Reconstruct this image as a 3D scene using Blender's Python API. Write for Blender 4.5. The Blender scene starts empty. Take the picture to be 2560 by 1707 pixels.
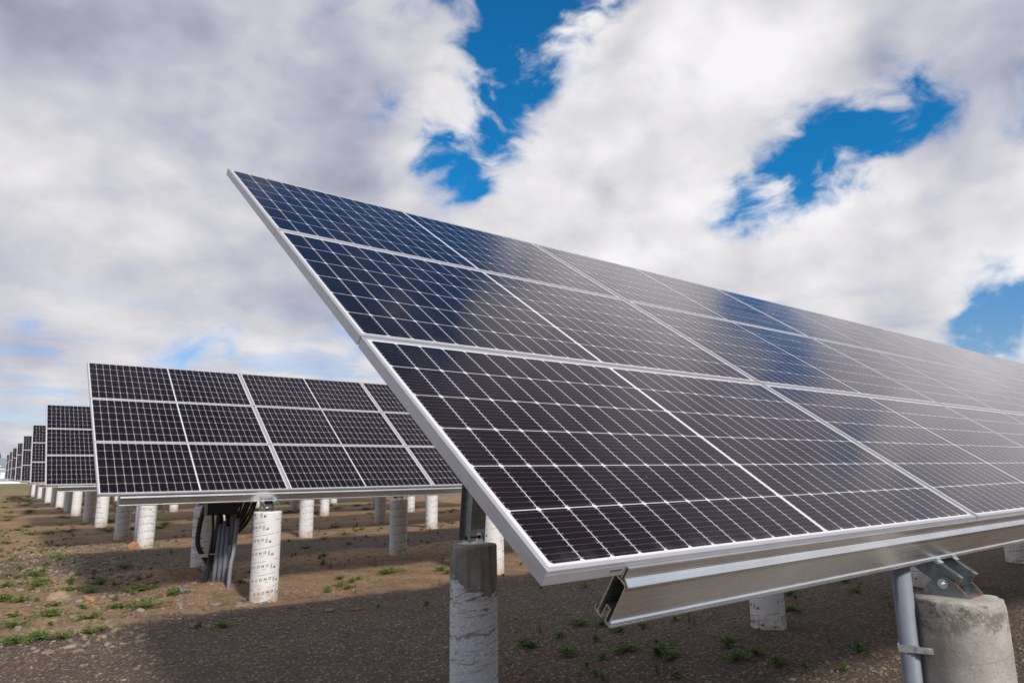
import bpy, math, random
import numpy as np
from mathutils import Vector, Matrix, noise

random.seed(7)
rng = np.random.default_rng(11)
S = bpy.context.scene
COL = S.collection

# ------------------------------------------------------------------ camera
cam_d = bpy.data.cameras.new('camera')
cam_d.sensor_width = 36.0
cam_d.lens = 23.893
cam_d.clip_start = 0.05
cam_d.clip_end = 3000
cam_d.dof.use_dof = True
cam_d.dof.focus_distance = 2.6
cam_d.dof.aperture_fstop = 7.1
cam = bpy.data.objects.new('camera', cam_d)
COL.objects.link(cam)
_R = Matrix(((0.7953602, -0.10429241, -0.59709735),
             (-0.6059651, -0.16027593, -0.77917772),
             (-0.01443801, 0.98154711, -0.19067465)))
cam.matrix_world = Matrix.Translation((-0.8649, -1.0290, 0.1819)) @ _R.to_4x4()
S.camera = cam

# ------------------------------------------------------------------ sun
SUN_DIR = Vector((-0.14, -1.57, 1.0)).normalized()
sun_d = bpy.data.lights.new('sun', 'SUN')
sun_d.energy = 3.9
sun_d.angle = math.radians(5.5)          # sun veiled by thin cloud: soft shadow edges
sun_d.color = (1.0, 0.93, 0.84)
sun = bpy.data.objects.new('sun', sun_d)
sun.rotation_euler = SUN_DIR.to_track_quat('Z', 'Y').to_euler()
sun.location = (0, -10, 20)
COL.objects.link(sun)

S.view_settings.view_transform = 'Standard'
S.view_settings.look = 'None'
S.view_settings.exposure = 0.0
S.view_settings.gamma = 1.0
S.cycles.max_bounces = 8
S.cycles.use_denoising = True

# ------------------------------------------------------------------ node helper
class NT:
    def __init__(self, tree):
        self.t = tree; self.n = tree.nodes; self.l = tree.links
    def put(self, sock, v):
        if v is None: return
        if hasattr(v, 'is_output') or hasattr(v, 'links'):
            self.l.new(v, sock)
        else:
            sock.default_value = v
    def m(self, op, a, b=None, c=None, clamp=False):
        x = self.n.new('ShaderNodeMath'); x.operation = op; x.use_clamp = clamp
        self.put(x.inputs[0], a); self.put(x.inputs[1], b); self.put(x.inputs[2], c)
        return x.outputs[0]
    def vm(self, op, a, b=None, out=0):
        x = self.n.new('ShaderNodeVectorMath'); x.operation = op
        self.put(x.inputs[0], a); self.put(x.inputs[1], b)
        return x.outputs['Value'] if op in ('DOT_PRODUCT', 'LENGTH') else x.outputs[0]
    def scale(self, a, f):
        x = self.n.new('ShaderNodeVectorMath'); x.operation = 'SCALE'
        self.put(x.inputs[0], a); self.put(x.inputs['Scale'], f)
        return x.outputs[0]
    def mr(self, v, a, b, c=0.0, d=1.0, smooth=True):
        x = self.n.new('ShaderNodeMapRange')
        x.interpolation_type = 'SMOOTHSTEP' if smooth else 'LINEAR'
        self.put(x.inputs[0], v); self.put(x.inputs[1], a); self.put(x.inputs[2], b)
        self.put(x.inputs[3], c); self.put(x.inputs[4], d)
        return x.outputs[0]
    def noise(self, vec, scale, detail=4, rough=0.55, col=False, dist=0.0):
        x = self.n.new('ShaderNodeTexNoise')
        self.put(x.inputs['Vector'], vec); x.inputs['Scale'].default_value = scale
        x.inputs['Detail'].default_value = detail; x.inputs['Roughness'].default_value = rough
        x.inputs['Distortion'].default_value = dist
        return x.outputs['Color'] if col else x.outputs[0]
    def vor(self, vec, scale, out='Distance', feature='F1'):
        x = self.n.new('ShaderNodeTexVoronoi'); x.feature = feature
        self.put(x.inputs['Vector'], vec); x.inputs['Scale'].default_value = scale
        return x.outputs[out]
    def mix(self, f, a, b, kind='MIX'):
        x = self.n.new('ShaderNodeMix'); x.data_type = 'RGBA'; x.blend_type = kind
        self.put(x.inputs[0], f)
        for i, v in ((6, a), (7, b)):
            if isinstance(v, tuple) and len(v) == 3: v = (*v, 1)
            self.put(x.inputs[i], v)
        return x.outputs[2]
    def mixf(self, f, a, b):
        x = self.n.new('ShaderNodeMix'); x.data_type = 'FLOAT'
        self.put(x.inputs[0], f); self.put(x.inputs[2], a); self.put(x.inputs[3], b)
        return x.outputs[0]
    def sep(self, v):
        x = self.n.new('ShaderNodeSeparateXYZ'); self.put(x.inputs[0], v)
        return x.outputs
    def comb(self, a, b, c):
        x = self.n.new('ShaderNodeCombineXYZ')
        self.put(x.inputs[0], a); self.put(x.inputs[1], b); self.put(x.inputs[2], c)
        return x.outputs[0]
    def coord(self, name='Object'):
        x = self.n.new('ShaderNodeTexCoord'); return x.outputs[name]
    def bump(self, h, strength=0.3, dist=0.01):
        x = self.n.new('ShaderNodeBump'); x.inputs['Strength'].default_value = strength
        x.inputs['Distance'].default_value = dist; self.put(x.inputs['Height'], h)
        return x.outputs[0]
    def rnd(self):
        x = self.n.new('ShaderNodeObjectInfo'); return x.outputs['Random']

def material(name):
    m = bpy.data.materials.new(name); m.use_nodes = True
    nt = NT(m.node_tree)
    b = nt.n['Principled BSDF']
    return m, nt, b

# ------------------------------------------------------------------ world: blue sky with broken cloud
world = bpy.data.worlds.new('World'); S.world = world
world.use_nodes = True
W = NT(world.node_tree); W.n.clear()
out = W.n.new('ShaderNodeOutputWorld'); bg = W.n.new('ShaderNodeBackground')
W.l.new(bg.outputs[0], out.inputs[0]); bg.inputs['Strength'].default_value = 0.1
sky = W.n.new('ShaderNodeTexSky'); sky.sky_type = 'NISHITA'; sky.sun_disc = False
sky.sun_elevation = math.asin(SUN_DIR.z)
sky.sun_rotation = math.atan2(SUN_DIR.x, SUN_DIR.y)
sky.altitude = 50; sky.air_density = 1.0; sky.dust_density = 0.4; sky.ozone_density = 2.0
GEN = W.coord('Generated')
gz = W.sep(GEN)[2]
# gaps between the clouds: direction, angular radius, strength
HOLES = [
(0.468,0.638,0.611,0.038,1.00),(0.514,0.599,0.614,0.060,1.00),(0.551,0.564,0.615,0.043,1.00),(0.506,0.637,0.582,0.034,1.00),(0.512,0.670,0.537,0.036,1.00),(0.530,0.664,0.527,0.029,0.90),(0.522,0.699,0.488,0.029,1.00),(0.524,0.718,0.457,0.021,0.90),(0.509,0.751,0.420,0.034,1.00),(0.509,0.763,0.398,0.019,0.90),(0.450,0.774,0.445,0.024,0.85),(0.471,0.766,0.438,0.024,0.80),(0.388,0.780,0.491,0.029,0.45),
(0.847,0.304,0.436,0.027,0.80),(0.841,0.333,0.427,0.037,0.90),(0.829,0.377,0.413,0.041,0.95),(0.819,0.421,0.391,0.038,0.95),(0.806,0.465,0.367,0.031,0.95),(0.791,0.501,0.350,0.026,0.95),(0.838,0.392,0.379,0.032,0.70),
(0.944,0.271,0.189,0.035,0.90),(0.938,0.304,0.165,0.024,0.90),(0.948,0.252,0.196,0.027,0.80),(0.946,0.279,0.167,0.023,0.90),
(0.203,0.966,0.161,0.022,0.65),(0.173,0.973,0.154,0.020,0.55),(0.243,0.955,0.172,0.018,0.45),(0.395,0.900,0.185,0.030,0.50),(0.415,0.888,0.198,0.020,0.45),
(0.033,0.997,0.073,0.016,0.55),(0.020,0.980,0.196,0.014,0.30),
# gaps above the picture, seen reflected in the panels
(0.38,0.57,0.73,0.12,1.1),(0.27,0.62,0.735,0.11,1.0),(0.47,0.52,0.715,0.095,1.1),(0.33,0.60,0.73,0.10,0.8),
(0.898,0.180,0.402,0.036,0.55),(0.93,0.087,0.357,0.05,0.45),
(0.20,0.30,0.93,0.10,0.7),(0.17,0.33,0.92,0.22,0.9),  # unseen gaps overhead, added to darken the second array's reflections
# sun's side, behind the camera: unseen gaps added to dim and blue the fill
(-0.07,-0.84,0.54,0.60,0.5),(-0.9,-0.1,0.40,0.40,0.8),(0.6,-0.7,0.35,0.3,0.6)]
stretch = W.comb(W.sep(GEN)[0], W.sep(GEN)[1], W.m('MULTIPLY', gz, 1.5))
w1 = W.vm('SUBTRACT', W.noise(stretch, 5.0, 3, 0.5, col=True), (0.5, 0.5, 0.5))
w2 = W.vm('SUBTRACT', W.noise(stretch, 17.0, 6, 0.62, col=True), (0.5, 0.5, 0.5))
D = W.vm('NORMALIZE', W.vm('ADD', GEN, W.vm('ADD', W.scale(w1, 0.070), W.scale(w2, 0.050))))
hole = wide = None
for x, y, z, a, s in HOLES:
    L = math.sqrt(x*x+y*y+z*z)
    d = W.vm('DOT_PRODUCT', D, (x/L, y/L, z/L))
    e = W.m('MULTIPLY', W.m('EXPONENT', W.m('MULTIPLY', W.m('SUBTRACT', d, 1.0), 2.0/(a*a*1.9 if a < .08 else a*a))), s*(0.66 if a < .08 else 1.0))
    if a < .08: hole = e if hole is None else W.m('ADD', hole, e)
    else: wide = e if wide is None else W.m('ADD', wide, e)
hole = W.m('MINIMUM', W.m('ADD', W.m('MINIMUM', hole, 0.97), wide), 1.4)
fine = W.noise(W.vm('ADD', stretch, W.scale(w1, 0.20)), 12.0, 12, 0.56)
cov = W.m('SUBTRACT', W.m('ADD', 1.22, W.m('MULTIPLY', W.m('SUBTRACT', fine, 0.5), W.m('ADD', 1.2, W.m('MULTIPLY', hole, 3.6)))), W.m('MULTIPLY', hole, 1.18))
mask = W.mr(cov, 0.02, 1.14)
# thin the cloud a little near the horizon in streaks
streak = W.noise(W.comb(W.sep(GEN)[0], W.sep(GEN)[1], W.m('MULTIPLY', gz, 5.0)), 6.0, 7, 0.55)
low = W.mr(gz, 0.03, 0.27, 1.0, 0.0)
mask = W.m('MULTIPLY', mask, W.m('SUBTRACT', 1.0, W.m('MULTIPLY', W.m('MULTIPLY', low, W.mr(streak, 0.47, 0.60)), 0.80)))
# cloud light: billows lit from the sun's side, grey bellies
w3 = W.vm('ADD', stretch, W.scale(w1, 0.05))
big = W.noise(w3, 2.3, 2, 0.45)
mid = W.noise(w3, 4.2, 6, 0.44)
off = W.noise(W.vm('ADD', w3, tuple(Vector((SUN_DIR.x, SUN_DIR.y, -0.6)) * 0.04)), 4.2, 6, 0.44)
relief = W.m('MULTIPLY', W.m('SUBTRACT', mid, off), 1.15)
lum = W.m('ADD', W.m('ADD', W.mr(big, 0.30, 0.70, 0.60, 0.72, False), W.mr(mid, 0.3, 0.7, -0.08, 0.08, False)), relief)
edge = W.mr(hole, 0.05, 0.6, 0.0, 0.07)
lum = W.m('ADD', lum, edge)
for (x, y, z, a, s) in ((0.60,0.62,0.44,0.20,0.11),(0.50,0.76,0.33,0.13,0.10),(0.80,0.52,0.24,0.16,0.10),(0.22,0.90,0.36,0.22,-0.05),(0.10,0.85,0.50,0.16,-0.03),(0.10,0.97,0.22,0.12,0.06),(0.86,0.2,0.55,0.2,-0.10),(0.68,0.70,0.20,0.12,0.04),(0.55,0.28,0.78,0.22,-0.22),(0.70,0.42,0.57,0.12,0.20),(0.93,0.22,0.29,0.14,0.13)):
    L = math.sqrt(x*x+y*y+z*z)
    d = W.vm('DOT_PRODUCT', D, (x/L, y/L, z/L))
    lum = W.m('ADD', lum, W.mr(d, math.cos(a*1.6), math.cos(a*0.2), 0.0, s))
lum = W.m('ADD', lum, W.m('MULTIPLY', W.m('MULTIPLY', W.m('SUBTRACT', 0.52, streak), 0.9), W.mr(gz, 0.04, 0.24, 1.0, 0.0)))
lum = W.m('MAXIMUM', W.m('MINIMUM', lum, 0.93), 0.30)
grey = W.mr(lum, 0.42, 0.80)
ccol = W.mix(grey, (0.90, 0.92, 1.14), (1.0, 0.985, 1.01))
ccol = W.vm('SCALE', ccol)
_s = ccol.node; W.l.new(W.m('MULTIPLY', lum, 10.0), _s.inputs['Scale'])
tint = W.mix(W.mr(gz, 0.02, 0.40), (0.90, 0.90, 1.05), (0.10, 0.95, 1.42))
blue = W.mix(1.0, sky.outputs[0], tint, 'MULTIPLY')
skyc = W.mix(mask, blue, ccol)
W.l.new(skyc, bg.inputs['Color'])

# ------------------------------------------------------------------ materials
def simple(name, col, rough, metal=0.0, bump=None, var=0.0, spec=None):
    m, t, b = material(name)
    b.inputs['Roughness'].default_value = rough; b.inputs['Metallic'].default_value = metal
    c = t.coord()
    if var:
        n = t.noise(c, 14, 5)
        b_ = t.mix(t.mr(n, 0.3, 0.7), tuple(x*(1-var) for x in col), tuple(min(1, x*(1+var)) for x in col))
        t.l.new(b_, b.inputs['Base Color'])
    else:
        b.inputs['Base Color'].default_value = (*col, 1)
    if bump:
        t.l.new(t.bump(t.noise(c, bump[0], 5), bump[1], 0.004), b.inputs['Normal'])
    return m

M = {}
M['frame'] = simple('anodised_aluminium', (0.41, 0.41, 0.44), 0.42, 0.35, var=0.04)
M['back'] = simple('white_backsheet', (0.55, 0.55, 0.55), 0.6)
M['zinc'] = None
M['paper'] = None
M['ink'] = simple('black_print', (0.035, 0.035, 0.04), 0.8)
M['ink_pale'] = simple('pale_print', (0.24, 0.23, 0.25), 0.8)
M['pvc'] = simple('grey_plastic_pipe', (0.18, 0.20, 0.245), 0.58, var=0.10)
M['black'] = simple('black_plastic', (0.012, 0.012, 0.013), 0.5)
M['cable'] = simple('red_brown_cable', (0.040, 0.008, 0.007), 0.5)
M['green'] = simple('green_wire', (0.01, 0.30, 0.11), 0.45)
M['steel'] = simple('bright_steel', (0.62, 0.63, 0.65), 0.35, 0.85, var=0.15)
M['box'] = simple('dark_box', (0.018, 0.018, 0.02), 0.45)

# aluminium rails: drawn metal with fine lines along the rail and dull specks
def mat_rail():
    m, t, b = material('mill_aluminium')
    c = t.coord()
    s = t.sep(c)
    line = t.noise(t.comb(t.m('MULTIPLY', s[0], 0.9), t.m('MULTIPLY', s[1], 420), t.m('MULTIPLY', s[2], 420)), 1.0, 3, 0.6)
    patch = t.noise(c, 5.0, 5)
    speck = t.mr(t.noise(c, 150, 2), 0.70, 0.76)
    speck = t.m('MULTIPLY', speck, t.mr(t.noise(c, 4.0, 2), 0.5, 0.6))
    col = t.mix(t.mr(line, 0.3, 0.7), (0.66, 0.66, 0.665), (0.84, 0.84, 0.845))
    col = t.mix(t.mr(patch, 0.35, 0.7, 0, 0.35), col, (0.52, 0.50, 0.48))
    col = t.mix(t.m('MULTIPLY', speck, 0.7), col, (0.9, 0.9, 0.9))
    t.l.new(col, b.inputs['Base Color'])
    b.inputs['Metallic'].default_value = 0.92
    t.l.new(t.m('ADD', t.mr(line, 0.2, 0.8, 0.19, 0.30), t.m('MULTIPLY', speck, 0.3)), b.inputs['Roughness'])
    t.l.new(t.bump(line, 0.12, 0.001), b.inputs['Normal'])
    return m
M['rail'] = mat_rail()

def mat_zinc():
    m, t, b = material('galvanised_steel')
    c = t.coord()
    sp = t.vor(c, 55, 'Color')
    g = t.sep(sp)[0]
    n = t.noise(c, 9, 5)
    col = t.mix(g, (0.20, 0.225, 0.235), (0.32, 0.35, 0.36))
    col = t.mix(t.mr(n, 0.4, 0.7, 0, 0.5), col, (0.17, 0.18, 0.18))
    t.l.new(col, b.inputs['Base Color'])
    b.inputs['Metallic'].default_value = 0.75
    t.l.new(t.mr(g, 0, 1, 0.34, 0.5, False), b.inputs['Roughness'])
    return m
M['zinc'] = mat_zinc()
M['rust'] = simple('rusty_cut_edge', (0.24, 0.085, 0.035), 0.8, 0.2, var=0.3)

# photovoltaic laminate: half-cut cells under textured glass
PWm, PHm = 2.094, 1.038
def mat_cells():
    m, t, b = material('photovoltaic_cells')
    uv = t.sep(t.coord('UV'))
    x, y = uv[0], uv[1]
    p, q, cg = 0.08475, 0.16685, 0.014
    mu = (PWm - 24*p - cg)/2; mv = (PHm - 6*q)/2
    right = t.m('GREATER_THAN', x, PWm/2)
    xs = t.m('SUBTRACT', t.m('SUBTRACT', x, mu), t.m('MULTIPLY', right, cg))
    ys = t.m('SUBTRACT', y, mv)
    ci = t.m('FLOOR', t.m('DIVIDE', xs, p)); ri = t.m('FLOOR', t.m('DIVIDE', ys, q))
    lx = t.m('SUBTRACT', xs, t.m('MULTIPLY', ci, p)); ly = t.m('SUBTRACT', ys, t.m('MULTIPLY', ri, q))
    dx = t.m('MINIMUM', lx, t.m('SUBTRACT', p, lx)); dy = t.m('MINIMUM', ly, t.m('SUBTRACT', q, ly))
    g = t.m('GREATER_THAN', dx, 0.00115)
    g = t.m('MULTIPLY', g, t.m('GREATER_THAN', dy, 0.0013))
    g = t.m('MULTIPLY', g, t.m('GREATER_THAN', t.m('ADD', dx, dy), 0.0088))
    inx = t.m('MULTIPLY', t.m('GREATER_THAN', x, mu), t.m('LESS_THAN', x, PWm - mu))
    iny = t.m('MULTIPLY', t.m('GREATER_THAN', y, mv), t.m('LESS_THAN', y, PHm - mv))
    mid = t.m('GREATER_THAN', t.m('ABSOLUTE', t.m('SUBTRACT', x, PWm/2)), cg/2)
    g = t.m('MULTIPLY', t.m('MULTIPLY', g, mid), t.m('MULTIPLY', inx, iny))
    # busbars along the panel, nine to a cell, brighter solder pads by the cell edges
    bq = q/9
    bl = t.m('FRACT', t.m('DIVIDE', ly, bq))
    bd = t.m('MULTIPLY', t.m('ABSOLUTE', t.m('SUBTRACT', bl, 0.5)), bq)
    bus = t.m('LESS_THAN', bd, 0.00036)
    pad = t.m('MULTIPLY', t.m('LESS_THAN', bd, 0.0009), t.m('LESS_THAN', t.m('ABSOLUTE', t.m('SUBTRACT', dx, 0.0055)), 0.0028))
    wn = t.n.new('ShaderNodeTexWhiteNoise'); wn.noise_dimensions = '3D'
    t.l.new(t.comb(ci, ri, t.m('MULTIPLY', t.rnd(), 97.0)), wn.inputs['Vector'])
    cr = wn.outputs['Value']; cc = t.sep(wn.outputs['Color'])
    cell = t.mix(cr, (0.0060, 0.0036, 0.0058), (0.0110, 0.0062, 0.0085))
    cell = t.mix(t.m('MULTIPLY', cc[1], 0.45), cell, (0.006, 0.006, 0.017))
    cell = t.mix(t.m('MULTIPLY', bus, 0.34), cell, (0.30, 0.28, 0.29))
    cell = t.mix(t.m('MULTIPLY', pad, 0.6), cell, (0.45, 0.44, 0.45))
    col = t.mix(g, (0.58, 0.575, 0.60), cell)
    # thin film of dust and a few dried drops
    c = t.coord()
    dust = t.mr(t.noise(c, 3.0, 6), 0.35, 0.75, 0.0, 0.006)
    spot = t.m('MULTIPLY', t.mr(t.noise(c, 90, 2), 0.76, 0.80), 0.35)
    low_ = t.m('MULTIPLY', t.mr(y, 0.015, 0.075, 1.0, 0.0), t.mr(t.noise(t.comb(t.m('MULTIPLY', x, 3.0), y, t.rnd()), 8.0, 4), 0.40, 0.7, 0.0, 0.05))
    col = t.mix(t.m('ADD', t.m('ADD', dust, spot), low_), col, (0.45, 0.42, 0.38))
    t.l.new(col, b.inputs['Base Color'])
    b.inputs['Roughness'].default_value = 0.7
    b.inputs['Specular IOR Level'].default_value = 0.0
    # anti-reflection glass: next to no mirror seen square on, strong at a low angle
    fr = t.n.new('ShaderNodeFresnel'); fr.inputs['IOR'].default_value = 1.5
    fac = t.m('ADD', t.m('MAXIMUM', t.m('SUBTRACT', fr.outputs[0], 0.068), 0.0), 0.003, clamp=True)
    gl = t.n.new('ShaderNodeBsdfGlossy'); gl.inputs['Color'].default_value = (1.0, 0.95, 0.97, 1)
    t.l.new(t.mr(t.noise(c, 6, 4), 0.3, 0.7, 0.10, 0.15), gl.inputs['Roughness'])
    t.l.new(t.bump(t.noise(c, 1.1, 2), 0.05, 0.004), gl.inputs['Normal'])
    mx = t.n.new('ShaderNodeMixShader'); t.l.new(fac, mx.inputs[0])
    t.l.new(b.outputs[0], mx.inputs[1]); t.l.new(gl.outputs[0], mx.inputs[2])
    t.l.new(mx.outputs[0], t.n['Material Output'].inputs[0])
    return m
M['cells'] = mat_cells()

# spiral seam drawn round a tube: 0..1 line mask and noise break up
PITCH, RP = 0.155, 0.165
def spiral(t, c, pitch=PITCH, width=0.03):
    s = t.sep(c)
    ang = t.m('DIVIDE', t.m('ARCTAN2', s[1], s[0]), 2*math.pi)
    h = t.m('FRACT', t.m('ADD', t.m('SUBTRACT', t.m('DIVIDE', s[2], pitch), ang), 10.0))
    return t.m('LESS_THAN', t.m('ABSOLUTE', t.m('SUBTRACT', h, 0.5)), width), h, s

def mat_paper():
    m, t, b = material('white_form_paper')
    c = t.coord()
    ln, h, s = spiral(t, c, PITCH, 0.020)
    br = t.mr(t.noise(t.comb(s[0], s[1], t.m('MULTIPLY', s[2], 3.0)), 9.0, 3), 0.44, 0.52)
    r = t.rnd()
    dirt = t.mr(t.noise(c, 5, 6), 0.45, 0.8, 0.0, 0.35)
    splash = t.m('MULTIPLY', t.mr(s[2], 0.02, 0.30, 1.0, 0.0), t.mr(t.noise(c, 12, 6), 0.35, 0.65))
    col = t.mix(dirt, (0.66, 0.645, 0.64), (0.50, 0.465, 0.43))
    col = t.mix(t.m('MULTIPLY', splash, 0.8), col, (0.50, 0.36, 0.24))
    crease = t.mr(t.noise(t.comb(t.m('MULTIPLY', s[0], 2.0), t.m('MULTIPLY', s[1], 2.0), t.m('MULTIPLY', s[2], 26.0)), 3.0, 3), 0.64, 0.68)
    col = t.mix(t.m('MULTIPLY', crease, 0.22), col, (0.35, 0.33, 0.33))
    col = t.mix(t.m('MULTIPLY', t.m('MULTIPLY', ln, br), 0.85), col, (0.10, 0.095, 0.10))
    t.l.new(col, b.inputs['Base Color'])
    b.inputs['Roughness'].default_value = 0.6
    t.l.new(t.bump(t.m('ADD', t.m('MULTIPLY', t.noise(c, 20, 4), 0.6), t.m('MULTIPLY', h, 0.4)), 0.25, 0.004), b.inputs['Normal'])
    return m
M['paper'] = mat_paper()

def mat_concrete(name, torn):
    m, t, b = material(name)
    c = t.coord()
    ln, h, s = spiral(t, c, PITCH*1.0, 0.018)
    n1 = t.noise(c, 7, 6, 0.6); n2 = t.noise(c, 60, 4)
    pore = t.mr(t.vor(c, 75), 0.10, 0.16, 1.0, 0.0)
    pore = t.m('MULTIPLY', pore, t.mr(t.noise(c, 18, 2), 0.5, 0.62))
    if torn:
        # bare top, strips of the paper form still stuck on lower down
        drip = t.noise(t.comb(t.m('MULTIPLY', s[0], 6), t.m('MULTIPLY', s[1], 6), t.m('MULTIPLY', s[2], 0.7)), 3.0, 5)
        col = t.mix(t.mr(n1, 0.3, 0.7), (0.175, 0.155, 0.135), (0.30, 0.275, 0.25))
        col = t.mix(t.mr(drip, 0.42, 0.66, 0, 0.7), col, (0.11, 0.095, 0.082))
        rag = t.noise(t.comb(t.m('MULTIPLY', s[0], 1.4), t.m('MULTIPLY', s[1], 1.4), t.m('MULTIPLY', t.m('SUBTRACT', s[2], t.m('MULTIPLY', t.m('ARCTAN2', s[1], s[0]), 0.03)), 7.0)), 4.5, 7, 0.62)
        lowmask = t.mr(t.m('ADD', s[2], t.m('MULTIPLY', t.m('SUBTRACT', t.noise(c, 5.0, 4), 0.5), 0.42)), 0.62, 0.84, 0.30, -0.10)
        patch = t.m('MULTIPLY', t.mr(s[1], -0.02, 0.10), t.m('MULTIPLY', t.mr(s[2], 0.70, 0.76), t.mr(s[2], 0.86, 0.95, 1.0, 0.0)))
        lowmask = t.m('ADD', lowmask, t.m('MULTIPLY', patch, 0.17))
        keep = t.mr(t.m('ADD', rag, lowmask), 0.60, 0.635)
        strip = t.m('LESS_THAN', t.m('ABSOLUTE', t.m('SUBTRACT', h, t.m('ADD', 0.42, t.m('MULTIPLY', t.m('SUBTRACT', n1, 0.5), 1.1)))), t.m('MULTIPLY', t.noise(c, 11, 4), 0.10))
        keep = t.m('MULTIPLY', keep, t.m('SUBTRACT', 1.0, t.m('MULTIPLY', strip, t.mr(t.noise(c, 4.0, 5), 0.44, 0.52, 0.0, 0.85))))
        smear = t.noise(t.comb(t.m('MULTIPLY', s[0], 2.2), t.m('MULTIPLY', s[1], 2.2), t.m('MULTIPLY', t.m('SUBTRACT', s[2], t.m('MULTIPLY', t.m('ARCTAN2', s[1], s[0]), 0.025)), 16.0)), 3.0, 6, 0.65)
        pap = t.mix(t.mr(n2, 0.3, 0.7), (0.48, 0.475, 0.49), (0.66, 0.655, 0.67))
        pap = t.mix(t.mr(smear, 0.50, 0.66, 0, 0.75), pap, (0.20, 0.185, 0.17))
        col = t.mix(keep, col, pap)
        hgt = t.m('ADD', t.m('MULTIPLY', keep, 0.5), t.m('MULTIPLY', n2, 0.5))
    else:
        col = t.mix(t.mr(n1, 0.3, 0.7), (0.27, 0.245, 0.22), (0.40, 0.375, 0.345))
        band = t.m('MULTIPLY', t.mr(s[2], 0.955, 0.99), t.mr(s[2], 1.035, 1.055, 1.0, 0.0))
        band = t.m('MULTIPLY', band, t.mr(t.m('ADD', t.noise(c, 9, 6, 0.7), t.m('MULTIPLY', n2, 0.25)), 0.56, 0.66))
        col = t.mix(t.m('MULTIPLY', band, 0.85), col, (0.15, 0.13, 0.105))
        col = t.mix(t.mr(t.noise(c, 2.6, 5), 0.5, 0.75, 0, 0.5), col, (0.27, 0.235, 0.20))
        seam = t.m('MULTIPLY', ln, t.mr(t.noise(c, 22, 3), 0.44, 0.54))
        col = t.mix(t.m('MULTIPLY', seam, 0.4), col, (0.22, 0.19, 0.17))
        grit = t.noise(c, 140, 3, 0.7)
        col = t.mix(t.mr(grit, 0.52, 0.72, 0, 0.55), col, (0.16, 0.14, 0.12))
        col = t.mix(t.mr(n2, 0.56, 0.72, 0, 0.5), col, (0.47, 0.445, 0.415))
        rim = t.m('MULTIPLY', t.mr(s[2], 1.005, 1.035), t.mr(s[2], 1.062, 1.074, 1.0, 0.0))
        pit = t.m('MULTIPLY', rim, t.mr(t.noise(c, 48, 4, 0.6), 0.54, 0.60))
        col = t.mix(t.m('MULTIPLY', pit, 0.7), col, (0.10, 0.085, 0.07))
        hgt = t.m('ADD', t.m('MULTIPLY', n2, 0.6), t.m('MULTIPLY', n1, 0.5))
        hgt = t.m('SUBTRACT', t.m('ADD', hgt, t.m('MULTIPLY', grit, 0.4)), pit)
        hgt = t.m('SUBTRACT', hgt, t.m('MULTIPLY', seam, 0.25))
    col = t.mix(t.m('MULTIPLY', pore, 0.75), col, (0.09, 0.08, 0.07))
    t.l.new(col, b.inputs['Base Color'])
    b.inputs['Roughness'].default_value = 0.85
    t.l.new(t.bump(t.m('SUBTRACT', hgt, t.m('MULTIPLY', pore, 0.8)), 0.45, 0.006), b.inputs['Normal'])
    return m
M['concrete'] = mat_concrete('bare_concrete', False)
M['torn'] = mat_concrete('stained_concrete_with_paper', True)

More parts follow.
